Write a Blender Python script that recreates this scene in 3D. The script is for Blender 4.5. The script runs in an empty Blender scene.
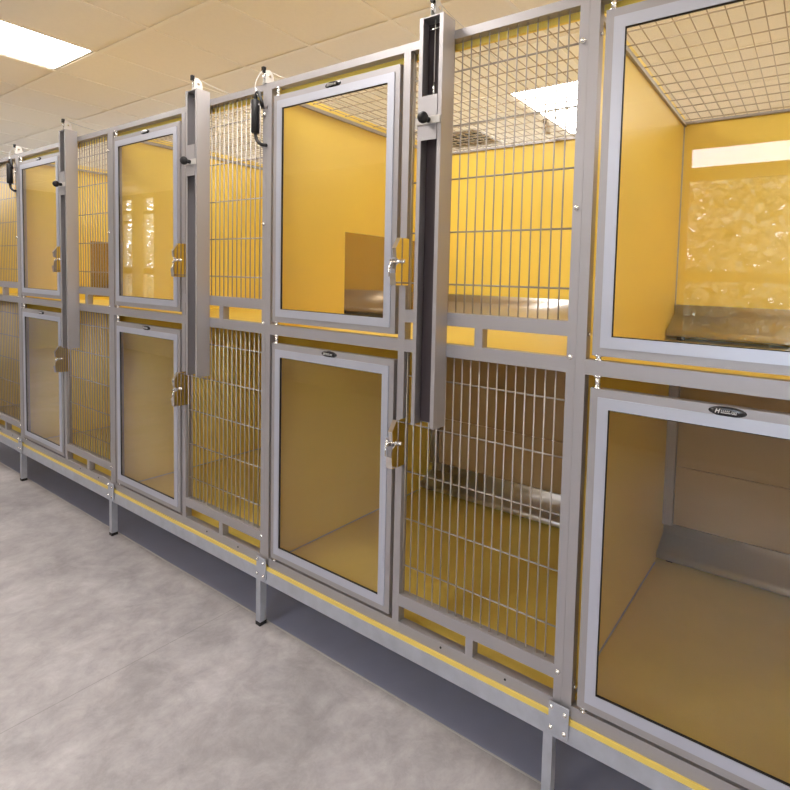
import bpy, bmesh, math, random
from mathutils import Vector, Matrix

random.seed(7)
scene = bpy.context.scene
COL = scene.collection
W = 1.2                      # width of one kennel
OX, OY = -0.39, 0.48         # base centre of the kennel that is built first

# ------------------------------------------------------------------ materials
def new_mat(name):
    m = bpy.data.materials.new(name)
    m.use_nodes = True
    nt = m.node_tree
    nt.nodes.clear()
    out = nt.nodes.new('ShaderNodeOutputMaterial')
    return m, nt, out

def principled(name, col, rough=.5, metal=0., spec=.5, noise=None, bump=None, coord='Object', coat=0.):
    m, nt, out = new_mat(name)
    b = nt.nodes.new('ShaderNodeBsdfPrincipled')
    b.inputs['Base Color'].default_value = (*col, 1)
    b.inputs['Roughness'].default_value = rough
    b.inputs['Metallic'].default_value = metal
    b.inputs['Specular IOR Level'].default_value = spec
    b.inputs['Coat Weight'].default_value = coat
    nt.links.new(b.outputs[0], out.inputs[0])
    if noise:
        (sx, sy, sz), amt, ramt = noise
        tc = nt.nodes.new('ShaderNodeTexCoord')
        mp = nt.nodes.new('ShaderNodeMapping')
        mp.inputs['Scale'].default_value = (sx, sy, sz)
        nz = nt.nodes.new('ShaderNodeTexNoise')
        nz.inputs['Scale'].default_value = 1.0
        nz.inputs['Detail'].default_value = 4.0
        nt.links.new(tc.outputs[coord], mp.inputs[0])
        nt.links.new(mp.outputs[0], nz.inputs['Vector'])
        mx = nt.nodes.new('ShaderNodeMix'); mx.data_type = 'RGBA'
        mx.inputs[6].default_value = tuple(c * (1 - amt) for c in col) + (1,)
        mx.inputs[7].default_value = tuple(min(1, c * (1 + amt)) for c in col) + (1,)
        nt.links.new(nz.outputs['Fac'], mx.inputs[0])
        nt.links.new(mx.outputs[2], b.inputs['Base Color'])
        mr = nt.nodes.new('ShaderNodeMapRange')
        mr.inputs['To Min'].default_value = max(.02, rough - ramt)
        mr.inputs['To Max'].default_value = rough + ramt
        nt.links.new(nz.outputs['Fac'], mr.inputs['Value'])
        nt.links.new(mr.outputs[0], b.inputs['Roughness'])
        if bump:
            bp = nt.nodes.new('ShaderNodeBump')
            bp.inputs['Strength'].default_value = bump
            bp.inputs['Distance'].default_value = .002
            nt.links.new(nz.outputs['Fac'], bp.inputs['Height'])
            nt.links.new(bp.outputs[0], b.inputs['Normal'])
    return m

def emission(name, col, strength):
    m, nt, out = new_mat(name)
    e = nt.nodes.new('ShaderNodeEmission')
    e.inputs[0].default_value = (*col, 1)
    e.inputs[1].default_value = strength
    nt.links.new(e.outputs[0], out.inputs[0])
    return m

def sheet_glass(name, tint, f0=.04, rough=.0):
    """clear pane: see-through with a Schlick mirror reflection on each face"""
    m, nt, out = new_mat(name)
    tr = nt.nodes.new('ShaderNodeBsdfTransparent'); tr.inputs[0].default_value = (*tint, 1)
    gl = nt.nodes.new('ShaderNodeBsdfGlossy'); gl.inputs['Roughness'].default_value = rough
    gl.inputs[0].default_value = (1, 1, 1, 1)
    lw = nt.nodes.new('ShaderNodeLayerWeight'); lw.inputs[0].default_value = .5
    pw = nt.nodes.new('ShaderNodeMath'); pw.operation = 'POWER'; pw.inputs[1].default_value = 5
    ma = nt.nodes.new('ShaderNodeMath'); ma.operation = 'MULTIPLY_ADD'
    ma.inputs[1].default_value = 1 - f0; ma.inputs[2].default_value = f0
    nt.links.new(lw.outputs['Facing'], pw.inputs[0])
    nt.links.new(pw.outputs[0], ma.inputs[0])
    mx = nt.nodes.new('ShaderNodeMixShader')
    nt.links.new(ma.outputs[0], mx.inputs[0])
    nt.links.new(tr.outputs[0], mx.inputs[1])
    nt.links.new(gl.outputs[0], mx.inputs[2])
    nt.links.new(mx.outputs[0], out.inputs[0])
    return m

def concrete():
    m, nt, out = new_mat('polished_concrete')
    b = nt.nodes.new('ShaderNodeBsdfPrincipled')
    tc = nt.nodes.new('ShaderNodeTexCoord')
    def noise(scale, detail, rough, dist=0.):
        n = nt.nodes.new('ShaderNodeTexNoise')
        n.inputs['Scale'].default_value = scale
        n.inputs['Detail'].default_value = detail
        n.inputs['Roughness'].default_value = rough
        n.inputs['Distortion'].default_value = dist
        nt.links.new(tc.outputs['Object'], n.inputs['Vector'])
        return n
    n1 = noise(2.6, 10, .66, .5); n2 = noise(11, 8, .74, .4); n3 = noise(140, 2, .5)
    r1 = nt.nodes.new('ShaderNodeValToRGB')
    e = r1.color_ramp.elements
    e[0].position = .30; e[0].color = (.27, .250, .262, 1)
    e[1].position = .72; e[1].color = (.485, .457, .474, 1)
    nt.links.new(n1.outputs['Fac'], r1.inputs[0])
    r2 = nt.nodes.new('ShaderNodeValToRGB')
    e = r2.color_ramp.elements
    e[0].position = .34; e[0].color = (.74, .735, .735, 1)
    e[1].position = .70; e[1].color = (1.1, 1.1, 1.1, 1)
    nt.links.new(n2.outputs['Fac'], r2.inputs[0])
    mx = nt.nodes.new('ShaderNodeMix'); mx.data_type = 'RGBA'; mx.blend_type = 'MULTIPLY'
    mx.inputs[0].default_value = 1
    nt.links.new(r1.outputs[0], mx.inputs[6]); nt.links.new(r2.outputs[0], mx.inputs[7])
    # saw-cut joint
    sp = nt.nodes.new('ShaderNodeSeparateXYZ'); nt.links.new(tc.outputs['Object'], sp.inputs[0])
    a = nt.nodes.new('ShaderNodeMath'); a.operation = 'ADD'; a.inputs[1].default_value = 1.177
    nt.links.new(sp.outputs[0], a.inputs[0])
    ab = nt.nodes.new('ShaderNodeMath'); ab.operation = 'ABSOLUTE'; nt.links.new(a.outputs[0], ab.inputs[0])
    lt = nt.nodes.new('ShaderNodeMath'); lt.operation = 'LESS_THAN'; lt.inputs[1].default_value = .0018
    nt.links.new(ab.outputs[0], lt.inputs[0])
    lm = nt.nodes.new('ShaderNodeMath'); lm.operation = 'MULTIPLY'; lm.inputs[1].default_value = .35
    nt.links.new(lt.outputs[0], lm.inputs[0])
    mj = nt.nodes.new('ShaderNodeMix'); mj.data_type = 'RGBA'
    mj.inputs[7].default_value = (.1, .09, .085, 1)
    nt.links.new(lm.outputs[0], mj.inputs[0]); nt.links.new(mx.outputs[2], mj.inputs[6])
    nt.links.new(mj.outputs[2], b.inputs['Base Color'])
    mr = nt.nodes.new('ShaderNodeMapRange')
    mr.inputs['To Min'].default_value = .34; mr.inputs['To Max'].default_value = .62
    nt.links.new(n2.outputs['Fac'], mr.inputs['Value']); nt.links.new(mr.outputs[0], b.inputs['Roughness'])
    bp = nt.nodes.new('ShaderNodeBump'); bp.inputs['Strength'].default_value = .12
    bp.inputs['Distance'].default_value = .002
    nt.links.new(n3.outputs['Fac'], bp.inputs['Height']); nt.links.new(bp.outputs[0], b.inputs['Normal'])
    nt.links.new(b.outputs[0], out.inputs[0])
    return m

M = {}
M['steel'] = principled('brushed_steel', (.42, .40, .415), .50, .65, .5, ((9, 9, 2), .02, .02))
M['steel_h'] = principled('brushed_steel_rail', (.42, .40, .415), .50, .65, .5, ((2, 9, 9), .02, .02))
M['alu'] = principled('satin_aluminium_bead', (.56, .58, .67), .42, .65, .5, ((6, 6, 6), .02, .02))
M['galv'] = principled('galvanised_steel', (.49, .51, .58), .5, .6, .5, ((22, 22, 22), .22, .1), bump=.15)
M['bench'] = principled('stainless_bench', (.62, .60, .60), .42, .9, .5, ((2, 6, 6), .02, .02))
M['mirror'] = principled('polished_plate', (.75, .72, .68), .06, 1.)
M['wire'] = principled('wire_steel', (.42, .385, .36), .5, .6)
M['wire_top'] = principled('roof_wire', (.50, .40, .29), .40, .6)
M['yellow'] = principled('yellow_laminate', (.90, .675, .125), .34, 0., .5, ((5, 5, 5), .03, .04))
M['yellow_floor'] = principled('yellow_floor_sheet', (.74, .55, .125), .36, 0., .5, ((14, 14, 14), .06, .05))
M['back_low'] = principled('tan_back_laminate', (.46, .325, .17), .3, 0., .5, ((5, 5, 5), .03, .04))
M['black'] = principled('black_rubber', (.010, .009, .010), .5, 0., .3)
M['dark'] = principled('dark_channel_lining', (.068, .05, .054), .5)
M['badge'] = principled('badge_black', (.018, .016, .018), .18)
M['badge_mark'] = principled('badge_silver', (.72, .70, .70), .3, .5)
M['white'] = principled('white_plastic', (.58, .55, .52), .4)
M['chrome'] = principled('chrome', (.86, .85, .84), .12, 1.)
M['glass'] = sheet_glass('door_glass', (.965, .955, .93), .040)
M['hatch'] = sheet_glass('tinted_polycarbonate', (.70, .62, .50), .03, .05)
M['window_glass'] = sheet_glass('window_glass', (.99, .99, .99), .03)
M['floor'] = concrete()
M['strip'] = principled('blue_grey_floor_strip', (.235, .245, .35), .5, 0., .4, ((9, 9, 9), .12, .08))
M['strip_edge'] = principled('pale_edge_line', (.42, .40, .40), .6)
M['tile'] = principled('ceiling_tile', (.93, .845, .70), .9, 0., .1, ((60, 60, 60), .03, .02))
M['tbar'] = principled('ceiling_bar', (.94, .86, .72), .6, 0., .2)
M['wall'] = principled('wall_paint', (.88, .83, .74), .8, 0., .2, ((3, 3, 3), .03, .03))
M['wall_dark'] = principled('grey_wall_paint', (.40, .365, .33), .8, 0., .2, ((3, 3, 3), .03, .03))
M['win_frame'] = principled('window_frame_paint', (.30, .24, .17), .5)
M['lamp'] = emission('lamp_diffuser', (1., .95, .885), 15.5)
M['vent'] = principled('vent_grille', (.62, .52, .38), .5)
M['vent_dark'] = principled('vent_shaft', (.03, .028, .025), .8)
M['ground'] = principled('outdoor_paving', (.62, .60, .57), .9, 0., .1, ((2, 2, 2), .15, .02))
M['leaf'] = principled('leaves', (.30, .31, .25), .6)
M['bark'] = principled('bark', (.09, .07, .05), .9)

# ------------------------------------------------------------------ mesh helper
class MB:
    def __init__(self):
        self.bm = bmesh.new(); self.mats = []; self.mi = 0
    def mat(self, m):
        if m not in self.mats: self.mats.append(m)
        self.mi = self.mats.index(m); return self
    def _f(self, vs, smooth=False):
        f = self.bm.faces.new(vs); f.material_index = self.mi; f.smooth = smooth; return f
    def box(self, x0, x1, y0, y1, z0, z1):
        v = [self.bm.verts.new((x, y, z)) for x in (x0, x1) for y in (y0, y1) for z in (z0, z1)]
        for q in ((0, 1, 3, 2), (4, 6, 7, 5), (0, 4, 5, 1), (2, 3, 7, 6), (0, 2, 6, 4), (1, 5, 7, 3)):
            self._f([v[i] for i in q])
        return self
    def ring(self, x0, x1, z0, z1, t, y0, y1):
        """mitred rectangular frame in the xz plane"""
        o = [(x0, z0), (x1, z0), (x1, z1), (x0, z1)]
        n = [(x0 + t, z0 + t), (x1 - t, z0 + t), (x1 - t, z1 - t), (x0 + t, z1 - t)]
        V = {}
        for nm, loop in (('o', o), ('n', n)):
            for yy, y in (('f', y0), ('b', y1)):
                V[nm + yy] = [self.bm.verts.new((p[0], y, p[1])) for p in loop]
        for i in range(4):
            j = (i + 1) % 4
            self._f([V['of'][i], V['of'][j], V['nf'][j], V['nf'][i]])
            self._f([V['ob'][j], V['ob'][i], V['nb'][i], V['nb'][j]])
            self._f([V['of'][j], V['of'][i], V['ob'][i], V['ob'][j]])
            self._f([V['nf'][i], V['nf'][j], V['nb'][j], V['nb'][i]])
        return self
    def tube(self, pts, r, seg=8, caps=True, radii=None):
        pts = [Vector(p) for p in pts]
        rings = []
        up = None
        for i, p in enumerate(pts):
            d = (pts[min(i + 1, len(pts) - 1)] - pts[max(i - 1, 0)]).normalized()
            if up is None or abs(up.dot(d)) > .95:
                up = Vector((0, 0, 1)) if abs(d.z) < .9 else Vector((1, 0, 0))
            a = (up - d * up.dot(d)).normalized(); b = d.cross(a); up = a
            rr = radii[i] if radii else r
            rings.append([self.bm.verts.new(p + (a * math.cos(2 * math.pi * k / seg) + b * math.sin(2 * math.pi * k / seg)) * rr) for k in range(seg)])
        for q, s in zip(rings, rings[1:]):
            for k in range(seg):
                self._f([q[k], q[(k + 1) % seg], s[(k + 1) % seg], s[k]], seg > 4)
        if caps:
            self._f(list(reversed(rings[0]))); self._f(rings[-1])
        return self
    def prism(self, poly, axis, a0, a1, smooth=False):
        """extrude a 2D polygon: axis 'x' -> poly in (y,z); 'y' -> (x,z); 'z' -> (x,y)"""
        def P(p, a):
            return {'x': (a, p[0], p[1]), 'y': (p[0], a, p[1]), 'z': (p[0], p[1], a)}[axis]
        v0 = [self.bm.verts.new(P(p, a0)) for p in poly]
        v1 = [self.bm.verts.new(P(p, a1)) for p in poly]
        n = len(poly)
        self._f(list(reversed(v0))); self._f(v1)
        for i in range(n):
            j = (i + 1) % n
            self._f([v0[i], v0[j], v1[j], v1[i]], smooth)
        return self
    def dome(self, c, rx, rz, h, y, seg=28, rows=4):
        """oval dome facing -y"""
        rings = []
        for k in range(rows):
            t = k / rows * math.pi / 2
            rings.append([self.bm.verts.new((c[0] + rx * math.cos(t) * math.cos(2 * math.pi * i / seg), y - h * math.sin(t), c[1] + rz * math.cos(t) * math.sin(2 * math.pi * i / seg))) for i in range(seg)])
        top = self.bm.verts.new((c[0], y - h, c[1]))
        for a, b in zip(rings, rings[1:]):
            for i in range(seg):
                j = (i + 1) % seg
                self._f([a[i], a[j], b[j], b[i]], True)
        for i in range(seg):
            self._f([rings[-1][i], rings[-1][(i + 1) % seg], top], True)
        self._f(list(reversed(rings[0])))
        return self
    def sphere(self, c, r, scale=(1, 1, 1), seg=16):
        res = bmesh.ops.create_uvsphere(self.bm, u_segments=seg, v_segments=seg // 2, radius=r,
                                        matrix=Matrix.Translation(c) @ Matrix.Diagonal((*scale, 1)))
        for v in res['verts']:
            for f in v.link_faces:
                f.material_index = self.mi; f.smooth = True
        return self
    def build(self, name, parent=None, origin=(0, 0, 0), bevel=0., label=None):
        if bevel:
            es = [e for e in self.bm.edges if len(e.link_faces) == 2 and e.calc_face_angle(0) > .9]
            bmesh.ops.bevel(self.bm, geom=es, offset=bevel, segments=2, profile=.6, affect='EDGES', clamp_overlap=True)
        bmesh.ops.recalc_face_normals(self.bm, faces=self.bm.faces)
        if any(origin):
            bmesh.ops.translate(self.bm, verts=self.bm.verts, vec=-Vector(origin))
        me = bpy.data.meshes.new(name)
        self.bm.to_mesh(me); self.bm.free()
        for m in self.mats: me.materials.append(m)
        o = bpy.data.objects.new(name, me)
        COL.objects.link(o)
        if parent is not None: o.parent = parent
        if label: o['label'] = label
        return o

def mb(mat):
    return MB().mat(M[mat] if isinstance(mat, str) else mat)

def tag(o, label, cat, group=None):
    o['label'] = label; o['category'] = cat
    if group: o['group'] = group
    return o

def empty(name, loc, label, cat, group=None):
    o = bpy.data.objects.new(name, None)
    o.empty_display_size = .1
    o.location = loc
    COL.objects.link(o)
    return tag(o, label, cat, group)

def structure(o):
    o['kind'] = 'structure'
    return o

def copy_tree(o, parent=None):
    c = o.copy(); COL.objects.link(c)
    if parent is not None: c.parent = parent
    for ch in list(o.children):
        copy_tree(ch, c)
    return c

# ------------------------------------------------------------------ kennel (built once, then copied)
ORG = (OX, OY, 0)
ZT, ZTB = 1.974, 1.951
ZC1, ZC0 = 1.1315, 1.0955
ZU1, ZU0 = 1.2186, 1.182
ZB1, ZB0 = .277, .2435
ZL1, ZL0 = .363, .327
XP0, XP1 = -.977, -.952
XM0, XM1 = -.3425, -.3172
XR0, XR1 = .199, .2225
FLOOR_LO, FLOOR_UP = .243, 1.112
BACK = .972

def make_door(root, z0, z1, pin_lo, pin_hi, lever_z):
    x0, x1 = -.936, -.3545
    d = mb('steel').ring(x0, x1, z0, z1, .0215, -.002, .022).build('door', root, ORG, bevel=.0015)
    mb('alu').ring(x0 + .0195, x1 - .0195, z0 + .0195, z1 - .0195, .0262, -.0048, .0035).build('glazing_bead', d, ORG, bevel=.0012, label='pale aluminium glazing bead')
    mb('black').ring(x0 + .0445, x1 - .0445, z0 + .0445, z1 - .0445, .0032, -.0028, .0025).build('gasket', d, ORG, label='black rubber glazing gasket')
    mb('glass').box(x0 + .047, x1 - .047, -.0012, .0032, z0 + .047, z1 - .047).build('glass_pane', d, ORG, label='clear glass pane')
    cx, cz = -.638, z1 - .0105
    b = mb('badge').dome((cx, cz), .037, .0105, .004, -.002)
    b.mat(M['badge_mark'])
    y0, y1 = -.0068, -.0045
    def mark(px, pz, w, h, sl=.3):
        b.prism([(cx + px + sl * -h / 2, cz + pz - h / 2), (cx + px + w + sl * -h / 2, cz + pz - h / 2),
                 (cx + px + w + sl * h / 2, cz + pz + h / 2), (cx + px + sl * h / 2, cz + pz + h / 2)], 'y', y0, y1)
    mark(-.0225, .0005, .0022, .0082); mark(-.0165, .0005, .0022, .0082); mark(-.0212, .001, .006, .0018)
    mark(-.012, -.0022, .019, .0014)
    for i in range(5):
        mark(-.0115 + i * .0036, .0016, .0016, .0036)
    mark(.0085, .0006, .0012, .0042); mark(.0112, .0006, .0012, .0036); mark(.0138, .0006, .0012, .0042); mark(.0165, .0006, .0012, .0036)
    mark(.0088, -.0026, .0092, .0010)
    b.build('badge', d, ORG, label='black oval badge with silver marks')
    for za, zb in (pin_lo, pin_hi):
        p = mb('chrome').tube([(-.922, .006, za), (-.922, .006, zb)], .0062, 12)
        p.tube([(-.922, .006, za - .0005), (-.922, .006, za + .003)], .0098, 14)
        p.tube([(-.922, .006, zb - .003), (-.922, .006, zb + .0005)], .0098, 14)
        p.build('hinge_pin', d, ORG, label='bright hinge pin')
    # latch lever on the closing stile
    l = mb('chrome')
    l.box(-.3640, -.3570, -.020, -.005, lever_z - .016, lever_z + .012)
    l.tube([(-.3605, -.013, lever_z), (-.352, -.030, lever_z - .003), (-.343, -.034, lever_z - .005)], .0035, 8)
    l.tube([(-.3605, -.018, lever_z + .004), (-.356, -.030, lever_z - .022), (-.354, -.030, lever_z - .040)], .0028, 8)
    l.build('latch_lever', d, ORG, label='chrome latch lever')
    return d

def make_latch(root, zc, h):
    """polished keeper plate standing out from the middle post, waisted at the pin"""
    a = h / 2
    poly = [(.016, zc - a), (.016, zc + a), (-.028, zc + a), (-.047, zc + a * .55), (-.044, zc + a * .16),
            (-.030, zc + a * .03), (-.030, zc - a * .03), (-.044, zc - a * .16), (-.047, zc - a * .5), (-.044, zc - a)]
    o = mb('mirror').prism(poly, 'x', -.3170, -.3140).build('latch_plate', root, ORG, label='mirror polished latch plate')
    p = mb('chrome').tube([(-.350, -.026, zc - .002), (-.309, -.020, zc + .001)], .0042, 10)
    p.sphere((-.308, -.020, zc + .001), .0062)
    p.build('latch_pin', o, ORG, label='bright latch pin')
    for poly2, xa in (([(-.028, zc + a), (-.025, zc + a), (-.044, zc + a * .55), (-.047, zc + a * .55)], -.330),
                      ([(-.047, zc + a * .55), (-.044, zc + a * .55), (-.041, zc + a * .16), (-.044, zc + a * .16)], -.327),
                      ([(-.044, zc - a), (-.041, zc - a), (-.044, zc - a * .5), (-.047, zc - a * .5)], -.336),
                      ([(-.044, zc - a), (-.044, zc - a + .003), (-.012, zc - a + .003), (-.012, zc - a)], -.336)):
        mb('mirror').prism(poly2, 'x', xa, -.3170).build('latch_flange', o, ORG)
    return o

def make_wire_panel(root, z0, z1, hz):
    w = mb('wire')
    n = 18
    for i in range(n):
        x = .1675 - i * .02825
        if x < XM1 + .004: break
        w.tube([(x, .011, z0 - .006), (x, .011, z1 + .006)], .0021, 6)
    for z in hz:
        w.tube([(XM1 - .004, .0158, z), (XR0 + .004, .0158, z)], .0024, 6)
    return w.build('wire_panel', root, ORG)

def make_bench(root, zf, y0=.858, up=0.):
    prof = [(y0 + .006, zf + .016), (y0, zf + .022), (y0, zf + .036), (y0 + .006, zf + .043), (y0 + .014, zf + .0445),
            (.955, zf + up + .082), (.957, zf + up + .118), (.9585, zf + up + .1195), (.966, zf + up + .1195), (.966, zf + .0), (.956, zf + .0),
            (.956, zf + .070), (y0 + .014, zf + .030)]
    # non-convex sheet profile: extrude as a strip of quads
    b = mb('bench')
    outer = prof[:9]
    inner = [(y0 + .009, zf + .016), (y0 + .004, zf + .024), (y0 + .004, zf + .034), (y0 + .009, zf + .039), (y0 + .015, zf + .0405),
             (.958, zf + up + .077), (.961, zf + up + .116), (.962, zf + up + .1165), (.966, zf + up + .1165)]
    xa, xb = -.974, .203
    def V(p, x): return b.bm.verts.new((x, p[0], p[1]))
    oa = [V(p, xa) for p in outer]; ob = [V(p, xb) for p in outer]
    ia = [V(p, xa) for p in inner]; ib = [V(p, xb) for p in inner]
    for i in range(len(outer) - 1):
        b._f([oa[i], oa[i + 1], ob[i + 1], ob[i]], True)
        b._f([ib[i], ib[i + 1], ia[i + 1], ia[i]], True)
        b._f([oa[i + 1], oa[i], ia[i], ia[i + 1]])
        b._f([ob[i], ob[i + 1], ib[i + 1], ib[i]])
    b._f([oa[0], ob[0], ib[0], ia[0]]); b._f([oa[-1], ia[-1], ib[-1], ob[-1]])
    o = b.build('bench_ledge', root, ORG, label='stainless ledge along the back')
    for x in (-.93, -.39, .15):
        mb('dark').box(x - .012, x + .012, y0 + .03, y0 + .06, zf, zf + .047).build('ledge_foot', o, ORG)
    return o

def bolt(root, x, y, z, axis='y', r=.0068):
    b = mb('chrome')
    if axis == 'y':
        b.tube([(x, y, z), (x, y - .004, z)], r, 12); b.dome((x, z), r * .82, r * .82, .003, y - .004, 12, 3)
    else:
        b.tube([(x, y, z), (x + .006, y, z)], r, 6)
    return b.build('bolt', root, ORG)

def make_kennel():
    root = empty('dog_kennel', ORG, '', 'kennel', 'two tier dog kennels in the row')
    # --- front frame
    for a, b in ((XP0, XP1), (XM0, XM1), (XR0, XR1)):
        mb('steel').box(a, b, 0, .025, ZB0 if a == XM0 else .25, ZT).build('post', root, ORG, bevel=.002)
    mb('steel_h').box(XP1, XR0, .0004, .025, ZTB, ZT).build('top_rail', root, ORG, bevel=.002)
    mb('steel_h').box(XP1, XR0, .0004, .025, ZC0, ZC1).build('centre_rail', root, ORG, bevel=.002)
    mb('steel_h').box(XP1, XR0, .0004, .025, ZB0, ZB1).build('bottom_rail', root, ORG, bevel=.002)
    for z0, z1 in ((ZU0, ZU1), (ZL0, ZL1)):
        mb('steel_h').box(XM1, XR0, .0004, .025, z0, z1).build('panel_rail', root, ORG, bevel=.002)
    for z0, z1 in ((ZC1, ZU0), (ZB1, ZL0)):
        mb('steel').box(-.071, -.046, .0008, .025, z0, z1).build('spacer_block', root, ORG, bevel=.0015)
    for z in (1.868, 1.486, 1.133, .349):
        bolt(root, .2095, 0, z)
    for z in (1.88, 1.19, .32):
        bolt(root, XP1, .012, z, 'x', .0050)
    for x in (-.155, .06):
        mb('black').tube([(x, .0006, .262), (x, -.001, .262)], .0032, 8).build('rail_plug', root, ORG, label='small dark plug in the bottom rail')
    # --- wire panels
    make_wire_panel(root, ZU1, ZTB, (1.872, 1.728, 1.584, 1.440, 1.296))
    make_wire_panel(root, ZL1, ZC0, (1.023, .880, .736, .592, .448))
    # --- doors
    make_door(root, 1.1430, 1.9225, (1.1315, 1.1435), (1.922, 1.951), 1.352)
    make_door(root, .2875, 1.0665, (.277, .288), (1.066, 1.0955), .825)
    make_latch(root, 1.356, .135)
    make_latch(root, .828, .140)
    # --- cell: partition, backs, floors
    yp0, yp1 = .030, BACK + .012
    h0, h1, g0, g1 = .357, .80, 1.130, 1.497
    pr = mb('yellow')
    xa, xb = -.996, -.978
    pr.box(xa, xb, yp0, h0, FLOOR_LO - .016, ZT + .002)
    pr.box(xa, xb, h1, yp1, FLOOR_LO - .016, ZT + .002)
    pr.box(xa, xb, h0, h1, FLOOR_LO - .016, g0)
    pr.box(xa, xb, h0, h1, g1, ZT + .002)
    pt = pr.build('partition', root, ORG, label='yellow side partition')
    mb('hatch').box(-.990, -.985, h0, h1, g0, g1).build('hatch_panel', pt, ORG, label='tinted panel closing the pass through opening')
    mb('steel_h').box(-.978, -.968, .03, BACK, 1.937, 1.950).build('roof_trim', pt, ORG, bevel=.001)
    mb('yellow').box(-.978, .204, BACK, BACK + .012, FLOOR_UP - .016, 1.953).build('back_panel', root, ORG, label='yellow upper back panel')
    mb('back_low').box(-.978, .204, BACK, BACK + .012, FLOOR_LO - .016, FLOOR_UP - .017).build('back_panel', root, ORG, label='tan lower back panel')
    mb('steel_h').box(-.978, .204, BACK - .010, BACK, 1.944, 1.953).build('roof_trim', root, ORG, bevel=.001)
    mb('yellow_floor').box(-.978, .204, .026, BACK, FLOOR_UP - .016, FLOOR_UP).build('upper_floor', root, ORG, label='yellow floor sheet of the upper cell')
    mb('yellow_floor').box(-.9775, .2035, -.004, BACK, FLOOR_LO - .013, FLOOR_LO).build('lower_floor', root, ORG, label='yellow floor sheet of the lower cell')
    mb('steel').box(-.9775, -.940, BACK - .030, BACK - .0008, FLOOR_LO + .12, FLOOR_UP - .018).build('corner_strip', root, ORG, bevel=.003, label='bright steel strip in the back corner')
    mb('galv').box(-.9778, -.9735, BACK - .005, BACK - .0005, FLOOR_UP + .12, 1.943).build('corner_strip', root, ORG, label='thin grey corner joint')
    mb('galv').box(-.9778, -.9735, .03, .85, FLOOR_LO + .0002, FLOOR_LO + .003).build('floor_joint', root, ORG, label='thin grey joint along the floor edge')
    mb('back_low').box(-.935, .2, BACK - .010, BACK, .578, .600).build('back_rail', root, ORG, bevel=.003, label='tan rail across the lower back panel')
    make_bench(root, FLOOR_UP, .838, .013)
    make_bench(root, FLOOR_LO)
    # --- roof
    mb('yellow').box(-.952, .199, .0255, .034, 1.934, 1.951).build('roof_lip', root, ORG, label='yellow lip behind the top rail')
    w = mb('wire_top')
    x = -.913 - .0395
    while x < .20:
        w.tube([(x, .028, 1.957), (x, BACK + .01, 1.957)], .0017, 5); x += .0395
    y = .035
    while y < BACK:
        w.tube([(-.976, y, 1.9605), (.2035, y, 1.9605)], .0020, 5); y += .0775
    w.build('roof_mesh', root, ORG)
    # --- base
    mb('galv').box(-.995, .2045, -.006, .030, .183, .2298).build('base_rail', root, ORG, bevel=.003, label='rough galvanised base rail')
    mb('galv').box(-.995, .2045, .93, .966, .183, .2298).build('base_rail', root, ORG, bevel=.003, label='rough galvanised base rail')
    for y0 in (.0, .935):
        l = mb('galv').box(.176, .202, y0, y0 + .025, .013, .200).build('leg', root, ORG, bevel=.002, label='galvanised leg')
        mb('black').box(.175, .203, y0 - .001, y0 + .026, 0, .014).build('foot_cap', l, ORG, bevel=.002, label='black foot cap')
    bp = mb('galv').box(.194, .2475, -.0115, -.0080, .196, .274).build('bracket_plate', root, ORG, bevel=.001)
    for x, z in ((.202, .265), (.238, .258), (.202, .212), (.238, .210)):
        bolt(bp, x, -.0115, z, 'y', .0058)
    # --- guide channel
    c = mb('steel')
    xa, xb, ya, zb, zt = -.2425, -.1625, -.050, .902, 2.000
    t = .0022
    c.box(xa, xa + t, ya, -.0008, zb, zt); c.box(xb - t, xb, ya, -.0008, zb, zt)
    c.box(xa + t, xb - t, -.0008 - t, -.0008, zb, zt)
    c.box(xa + t, xa + .0125, ya, ya + t, zb, zt); c.box(xb - .0125, xb - t, ya, ya + t, zb, zt)
    c.box(xa + t, xb - t, ya + t, -.0008 - t, zt - t, zt)
    ch = c.build('guide_channel', root, ORG)
    mb('dark').box(xa + .004, xb - .004, -.016, -.0034, zb + .006, zt - .004).build('channel_lining', ch, ORG, label='dark lining inside the channel')
    s = mb('steel')
    s.box(xa + .0135, xb - .0135, -.0515, -.0485, 1.678, 1.794)
    s.build('slide_plate', ch, ORG, bevel=.0008, label='bright slide plate')
    s = mb('white')
    s.box(xa - .003, xb - .001, -.0545, -.0518, 1.719, 1.739)
    s.box(xa - .010, xa - .003, -.048, -.045, 1.712, 1.742)
    s.build('slide_clip', ch, ORG, bevel=.0008, label='pale clip across the slide plate')
    k = mb('black')
    k.tube([(-.2015, -.0545, 1.729), (-.2015, -.068, 1.729)], .0075, 12)
    k.sphere((-.2015, -.077, 1.729), .0155, (1, .85, 1), 20)
    k.build('knob', ch, ORG, label='round black knob')
    cb = mb('white')
    cb.tube([(-.2055, -.030, 1.796), (-.2055, -.030, 1.93), (-.2055, -.030, 2.03)], .0014, 6)
    cb.tube([(-.2055, -.026, 2.050), (-.2055, .03, 2.040), (-.235, .55, 2.010), (-.27, BACK, 1.985)], .0012, 6)
    cb.tube([(-.2055, -.044, 2.034), (-.2055, -.042, 2.046), (-.2055, -.034, 2.051), (-.2055, -.026, 2.050)], .0012, 6)
    cb.build('cable', ch, ORG, label='thin pale cable')
    sw = mb('chrome')
    sw.tube([(-.222, -.030, 1.974), (-.205, -.040, 1.968), (-.186, -.030, 1.976)], .0022, 8)
    sw.build('cable_hook', ch, ORG)
    sw = mb('chrome')
    sw.tube([(-.2055, -.030, 1.79), (-.2055, -.030, 1.835)], .0032, 8)
    sw.build('cable_clip', ch, ORG)
    make_pulley(ch, -.2055, -.028, 2.000)
    return root

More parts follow.
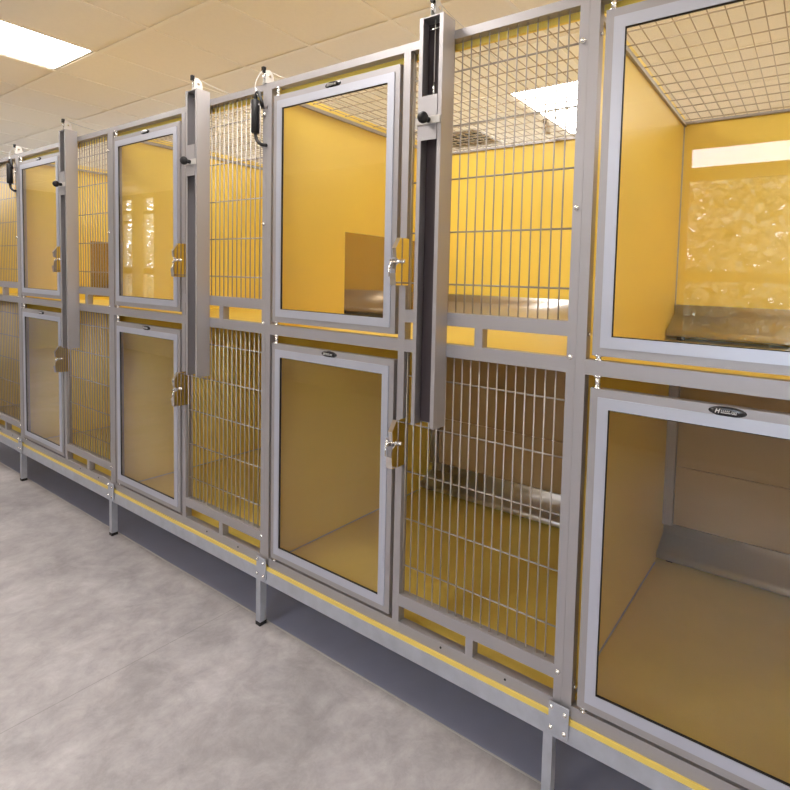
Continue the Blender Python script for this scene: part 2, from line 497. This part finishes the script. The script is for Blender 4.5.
def make_pulley(parent, x, y, z):
    p = mb('white')
    for sx in (-1, 1):
        p.prism([(y - .014, z), (y + .020, z), (y + .016, z + .036), (y + .002, z + .050), (y - .012, z + .044)], 'x', x + sx * .0075 - .001, x + sx * .0075 + .001)
    p.box(x - .0085, x + .0085, y - .016, y + .024, z, z + .0025)
    o = p.build('pulley_bracket', parent, ORG, bevel=.0005, label='pale pulley bracket')
    w = mb('chrome').tube([(x - .005, y + .002, z + .028), (x + .005, y + .002, z + .028)], .017, 20)
    w.tube([(x - .0105, y + .002, z + .028), (x + .0105, y + .002, z + .028)], .0048, 10)
    if parent.parent is None:
        w.build('pulley_wheel', o, ORG)
        mb('black').box(x - .006, x + .006, y - .020, y - .010, z + .038, z + .056).build('pulley_stop', o, ORG, bevel=.002, label='small black stop')
    else:
        w.mat(M['black']); w.box(x - .006, x + .006, y - .020, y - .010, z + .038, z + .056)
        w.build('pulley_wheel', parent, ORG)
    return o

proto = make_kennel()
# partition without the pass-through opening
sp = mb('yellow').box(-.996, -.978, .030, BACK + .012, FLOOR_LO - .016, ZT + .002).build('partition', None, ORG)
solid_mesh = sp.data
bpy.data.objects.remove(sp)

LABELS = {
    1: 'kennel cropped by the right frame edge, only its two large glass doors in view',
    0: 'two tier yellow kennel mid photo, with the nearest guide channel and black knob',
    -1: 'two tier yellow kennel whose upper glass mirrors bright window panes and trees',
    -2: '',
    -3: '',
}
LABELS[-2] = 'two tier kennel just right of the leftmost floor leg, no window mirrored in it'
LABELS[-3] = 'kennel cut off at the left edge of the photo, only its wire panels showing'
units = {}
for k in (0, 1, -1, -2, -3):
    o = proto if k == 0 else copy_tree(proto)
    o.location = (OX + k * W, OY, 0)
    units[k] = o
for k, o in units.items():
    o['label'] = LABELS[k]
    if k < 0:
        for ch in o.children:
            if ch.name.startswith('guide_channel'): ch.location.x += .028
    if k in (1, -1, -3):
        for ch in o.children:
            if ch.name.startswith('partition'):
                ch.data = solid_mesh
                for g in list(ch.children):
                    if g.name.startswith('hatch_panel'):
                        bpy.data.objects.remove(g)
# closing partition at the right end
mb('yellow').box(.206, .224, .030, BACK + .012, FLOOR_LO - .016, ZT + .002).build('partition', units[1], ORG, label='yellow end partition')
# the seams that carry a pull handle have a pulley on the post
for k in (-1, -3):
    make_pulley(units[k], .2095, .010, 1.9742)
# pulleys at the back of the roof mesh
for k, x in ((0, -.345), (-1, .10)):
    make_pulley(units[k], x, .90, 1.963)

# ------------------------------------------------------------------ pull handles
def make_handle():
    hx, hy = -.9905, -.020
    r = empty('pull_handle', (hx, hy, 1.757), '', 'handle', 'black pull handles hung on the posts')
    O = (hx, hy, 1.757)
    gx = -1.008
    mb('black').tube([(gx, -.024, 1.800), (gx, -.024, 1.803), (gx, -.024, 1.912), (gx, -.024, 1.915)], .0155, 16, radii=[.011, .0138, .0138, .011]).build('grip', r, O, bevel=0, label='black foam grip')
    def arc(p0, p1, p2, n=10):
        p0, p1, p2 = Vector(p0), Vector(p1), Vector(p2)
        return [(p0 * (1 - t) ** 2 + p1 * 2 * t * (1 - t) + p2 * t * t) for t in [i / n for i in range(n + 1)]]
    mb('black').tube(arc((gx, -.024, 1.913), (gx + .010, -.024, 1.968), (gx + .034, -.024, 1.905)) + [Vector((gx + .038, -.022, 1.880))], .0058, 10).build('loop', r, O, label='black upper loop')
    mb('black').tube(arc((gx, -.024, 1.802), (gx + .004, -.024, 1.757), (gx + .046, -.012, 1.757)), .0058, 10).build('loop', r, O, label='black lower loop')
    for hz, hx2, hy2 in ((1.897, -.996, -.024), (1.756, -.990, -.014)):
        hk = mb('steel').box(-1.001, -.972, -.0035, -.0006, hz - .004, hz + .004)
        hk.tube([(hx2, -.003, hz), (hx2, hy2, hz)], .003, 8)
        hk.build('hook', r, O, label='steel hook on the post')
    cr = mb('chrome')
    cr.tube(arc((gx - .003, -.024, 1.914), (gx + .004, -.024, 1.945), (gx + .018, -.024, 1.925)), .0045, 8)
    cr.build('shackle', r, O, label='bright shackle')
    cb = mb('white').tube(arc((gx + .004, -.024, 1.930), (gx - .008, -.032, 1.975), (-.9905, -.008, 2.018), 12) + [Vector((-.9905, .006, 2.022)), Vector((-.985, .04, 2.018)), Vector((-.95, .5, 1.995)), Vector((-.92, .95, 1.985))], .0014, 6)
    cb.tube([(gx + .003, -.024, 1.930), (gx + .002, -.024, 1.952)], .0035, 8)
    cb.build('cable', r, O, label='thin white cable')
    return r

h0 = make_handle()
h0['label'] = 'black pull handle on a white cable beside the post near the centre of the photo'
h1 = copy_tree(h0)
h1.location.x -= 2 * W
h1['label'] = 'black pull handle at the left edge, hanging beside the leftmost kennel post'

# ------------------------------------------------------------------ the room
RX0, RX1, RY0, RY1, RZ = -10.2, 2.6, -3.0, 4.0, 2.572
structure(mb('floor').box(RX0 - .2, RX1 + .2, RY0 - .2, RY1 + .2, -.1, 0).build('floor'))
structure(mb('strip').box(RX0, RX1, .036, 1.02, 0, .0012).build('trim_1'))  # flat blue-grey strip, darker than the concrete, from the front legs back
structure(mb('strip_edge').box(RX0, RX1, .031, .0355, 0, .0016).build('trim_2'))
# ceiling with openings for the recessed lamps and vent
TX0, TY0, TX, TY = -1.7605, .2554, .6, .531
lamps = [(-3, -2), (1, 3), (1, -2), (5, -2), (5, 3), (-7, -2), (0, -6), (-11, -2)]  # leading pair in view; the others added out of frame for more light
lamp_cells = {}
for n, (i, j) in enumerate(lamps):
    for jj in (j, j + 1):
        lamp_cells[(i, jj)] = n
vent_cell = (-1, 4)
ti0, ti1 = math.floor((RX0 - TX0) / TX), math.ceil((RX1 - TX0) / TX)
tj0, tj1 = math.floor((RY0 - TY0) / TY), math.ceil((RY1 - TY0) / TY)
c = mb('tile')
for i in range(ti0, ti1):
    for j in range(tj0, tj1):
        if (i, j) in lamp_cells or (i, j) == vent_cell: continue
        c.box(TX0 + i * TX + .0005, TX0 + (i + 1) * TX - .0005, TY0 + j * TY + .0005, TY0 + (j + 1) * TY - .0005, RZ + .004, RZ + .02)
structure(c.build('ceiling'))
g = mb('tbar')
for i in range(ti0, ti1 + 1):
    x = TX0 + i * TX; g.box(x - .011, x + .011, RY0, RY1, RZ, RZ + .0039)
for j in range(tj0, tj1 + 1):
    y = TY0 + j * TY
    for i in range(ti0, ti1):
        if (i, j) in lamp_cells and (i, j - 1) in lamp_cells: continue
        g.box(TX0 + i * TX + .011, TX0 + (i + 1) * TX - .011, y - .011, y + .011, RZ + .0004, RZ + .0039)
structure(g.build('trim_3'))
structure(mb('wall').box(RX0 - .2, RX1 + .2, RY0 - .2, RY1 + .2, RZ + .12, RZ + .16).build('trim_4'))
structure(mb('wall_dark').box(RX0 - .2, RX0, RY0 - .2, RY1 + .2, 0, RZ + .12).build('wall_left'))
structure(mb('wall').box(RX1, RX1 + .2, RY0 - .2, RY1 + .2, 0, RZ + .12).build('wall_right'))
fill_wins = [(-9.2, -7.0, .8, 2.42), (-6.2, -4.0, .8, 2.42), (-3.2, -1.0, .8, 2.42)]  # added windows in the hidden back wall, there to brighten the ceiling
w = mb('wall')
xs = sorted([RX0, RX1] + [v for q in fill_wins for v in q[:2]])
for n, (a, b) in enumerate(zip(xs, xs[1:])):
    if n % 2:
        w.box(a, b, RY1, RY1 + .2, 0, .8); w.box(a, b, RY1, RY1 + .2, 2.42, RZ + .12)
    else:
        w.box(a, b, RY1, RY1 + .2, 0, RZ + .12)
structure(w.build('wall_back'))
# front wall (behind the camera) with window openings
wins = [(-.20, 1.55, .75, 2.40), (-9.42, -9.08, .60, 2.52), (-8.73, -8.36, .60, 2.52)]
w = mb('wall_dark')
xs = sorted([RX0, RX1] + [v for q in wins for v in q[:2]])
for a, b in zip(xs, xs[1:]):
    hit = [q for q in wins if q[0] <= a + 1e-6 and q[1] >= b - 1e-6]
    if hit:
        q = hit[0]
        w.box(a, b, RY0 - .07, RY0, 0, q[2]); w.box(a, b, RY0 - .07, RY0, q[3], RZ + .12)
    else:
        w.box(a, b, RY0 - .07, RY0, 0, RZ + .12)
structure(w.build('wall_front'))
def window(n, q, bars, t=.03, RY0=RY0):
    x0, x1, z0, z1 = q
    f = mb('win_frame').ring(x0, x1, z0, z1, t, RY0 - .065, RY0 - .015)
    for za, zb in bars:
        f.box(x0 + t, x1 - t, RY0 - .065, RY0 - .015, za, zb)
    f = structure(f.build('window_%d' % n))
    mb('window_glass').box(x0 + .01, x1 - .01, RY0 - .042, RY0 - .038, z0 + .01, z1 - .01).build('pane', f, label='window glass')
window(1, wins[0], [(2.14, 2.24), (1.375, 1.45)], .012)
window(2, wins[1], [(2.28, 2.33), (2.12, 2.16), (1.28, 1.38)], .015)
window(3, wins[2], [(2.25, 2.30), (1.28, 1.38)], .015)

for n, q in enumerate(fill_wins):
    window(4 + n, q, [(1.375, 1.45)], .04, RY1 + .12)  # unseen windows added for fill light from behind the kennels
# ceiling lights
lab = {0: 'bright ceiling panel light at the upper left, above the aisle',
       1: 'bright ceiling panel light seen through the wire roof left of the tall post'}
for n, (i, j) in enumerate(lamps):
    x0, x1 = TX0 + i * TX + .012, TX0 + (i + 1) * TX - .012
    y0, y1 = TY0 + j * TY + .012, TY0 + (j + 2) * TY - .012
    cx, cy = (x0 + x1) / 2, (y0 + y1) / 2
    r = empty('ceiling_light', (cx, cy, RZ + .004), lab.get(n, 'added ceiling panel light outside the picture, there to brighten the room'), 'ceiling light', 'recessed ceiling lights')
    O = (cx, cy, RZ + .004)
    f = mb('white')
    f.box(x0, x0 + .014, y0, y1, RZ + .004, RZ + .05); f.box(x1 - .014, x1, y0, y1, RZ + .004, RZ + .05)
    f.box(x0 + .014, x1 - .014, y0, y0 + .014, RZ + .004, RZ + .05); f.box(x0 + .014, x1 - .014, y1 - .014, y1, RZ + .004, RZ + .05)
    f.build('housing', r, O)
    mb('lamp').box(x0 + .014, x1 - .014, y0 + .014, y1 - .014, RZ + .010, RZ + .016).build('diffuser', r, O, label='glowing diffuser')
# ceiling vent
i, j = vent_cell
x0, x1 = TX0 + i * TX + .012, TX0 + (i + 1) * TX - .012
y0, y1 = TY0 + j * TY + .012, TY0 + (j + 1) * TY - .012
cx, cy = (x0 + x1) / 2, (y0 + y1) / 2
r = empty('ceiling_vent', (cx, cy, RZ + .004), 'square ceiling air vent with dark slots beyond the wire roof', 'vent')
O = (cx, cy, RZ + .004)
f = mb('vent')
f.box(x0, x0 + .03, y0, y1, RZ + .003, RZ + .03); f.box(x1 - .03, x1, y0, y1, RZ + .003, RZ + .03)
f.box(x0 + .03, x1 - .03, y0, y0 + .03, RZ + .003, RZ + .03); f.box(x0 + .03, x1 - .03, y1 - .03, y1, RZ + .003, RZ + .03)
f.build('frame', r, O)
s = mb('vent')
n = 7
for q in range(n):
    y = y0 + .03 + (q + .5) * (y1 - y0 - .06) / n
    s.prism([(y - .009, RZ + .004), (y - .005, RZ + .004), (y + .008, RZ + .020), (y + .004, RZ + .020)], 'x', x0 + .03, x1 - .03)
s.build('louvre', r, O)
mb('vent_dark').box(x0 + .01, x1 - .01, y0 + .01, y1 - .01, RZ + .031, RZ + .04).build('shaft', r, O)

# ------------------------------------------------------------------ outside the windows
structure(mb('ground').box(-40, 30, -60, RY0 - .2, -.25, -.15).build('ground'))
structure(mb('ground').box(-40, 30, RY1 + .2, 60, -.25, -.15).build('trim_5'))
def tree(x, y, h, rx, n, label, low=1):
    r = empty('tree', (x, y, -.15), label, 'tree', 'trees outside the windows')
    O = (x, y, -.15)
    t = mb('bark').tube([(x, y, -.15), (x + .05, y, h * .3), (x - .05, y + .1, h * .75)], .1, 8, radii=[.14, .11, .05])
    for q in range(7):
        a = random.uniform(0, 6.28); z = h * random.uniform(.28, .6)
        t.tube([(x, y, z), (x + math.cos(a) * rx * .5, y + math.sin(a) * rx * .5, z + h * .14), (x + math.cos(a) * rx * .9, y + math.sin(a) * rx * .9, z + h * .2)], .03, 6, radii=[.045, .03, .01])
    t.build('trunk', r, O)
    l = mb('leaf')
    for q in range(n):
        a = random.uniform(0, 6.28); u = math.sqrt(random.random()); t_ = random.random() ** low
        rr = rx * u * (1 - .45 * t_ ** 3) * (.55 + .45 * min(1, t_ * 3))
        p = Vector((x + rr * math.cos(a), y + rr * math.sin(a), h * (.16 + .84 * t_)))
        d1 = Vector((random.gauss(0, 1), random.gauss(0, 1), random.gauss(0, .6))).normalized()
        d2 = d1.cross(Vector((random.gauss(0, 1), random.gauss(0, 1), random.gauss(0, 1)))).normalized()
        a_, b_ = random.uniform(.07, .13), random.uniform(.035, .06)
        l._f([l.bm.verts.new(p + d1 * a_), l.bm.verts.new(p + d2 * b_), l.bm.verts.new(p - d1 * a_), l.bm.verts.new(p - d2 * b_)])
    l.build('foliage', r, O)
    return r
tree(-.4, -7.2, 2.98, 1.35, 4600, 'leafy tree outside the window, mirrored in the rightmost upper glass')
tree(2.7, -7.8, 3.3, 1.3, 3500, 'second leafy tree outside the window beyond the camera')
tree(-17.4, -6.8, 3.7, 1.6, 5000, 'tree with thin top mirrored in the upper glass of the second kennel from the left', 2.4)

# ------------------------------------------------------------------ light from the sky
wd = bpy.data.worlds.new('World'); scene.world = wd
wd.use_nodes = True
bg = wd.node_tree.nodes['Background']
bg.inputs[0].default_value = (.78, .87, 1.0, 1)
bg.inputs[1].default_value = 8.5

# ------------------------------------------------------------------ camera
f, cx, cy = 515.65, 505.06, 314.05
yaw, pitch, roll = .5443, .0564, .0333
C = Vector((.7071, -1.1308, 1.2997))
fw = Vector((-math.sin(yaw) * math.cos(pitch), math.cos(yaw) * math.cos(pitch), -math.sin(pitch)))
rt = Vector((math.cos(yaw), math.sin(yaw), 0)); up = rt.cross(fw)
c_, s_ = math.cos(roll), math.sin(roll)
rt, up = rt * c_ + up * s_, up * c_ - rt * s_
cam = bpy.data.cameras.new('camera')
cam.sensor_fit = 'HORIZONTAL'; cam.sensor_width = 36
cam.lens = f / 790 * 36
cam.shift_x = (395 - cx) / 790
cam.shift_y = (cy - 395) / 790
cam.clip_start = .02
co = bpy.data.objects.new('camera', cam); COL.objects.link(co)
co.matrix_world = Matrix(((rt.x, up.x, -fw.x, C.x), (rt.y, up.y, -fw.y, C.y), (rt.z, up.z, -fw.z, C.z), (0, 0, 0, 1)))
scene.camera = co

vs = scene.view_settings
vs.view_transform = 'Standard'; vs.look = 'None'; vs.gamma = 1.0; vs.use_curve_mapping = False
vs.exposure = 0.24
scene.cycles.use_denoising = True
scene.cycles.max_bounces = 16
scene.cycles.transparent_max_bounces = 24
scene.cycles.diffuse_bounces = 6
scene.cycles.glossy_bounces = 6
scene.cycles.caustics_reflective = False
scene.cycles.sample_clamp_indirect = 6.0
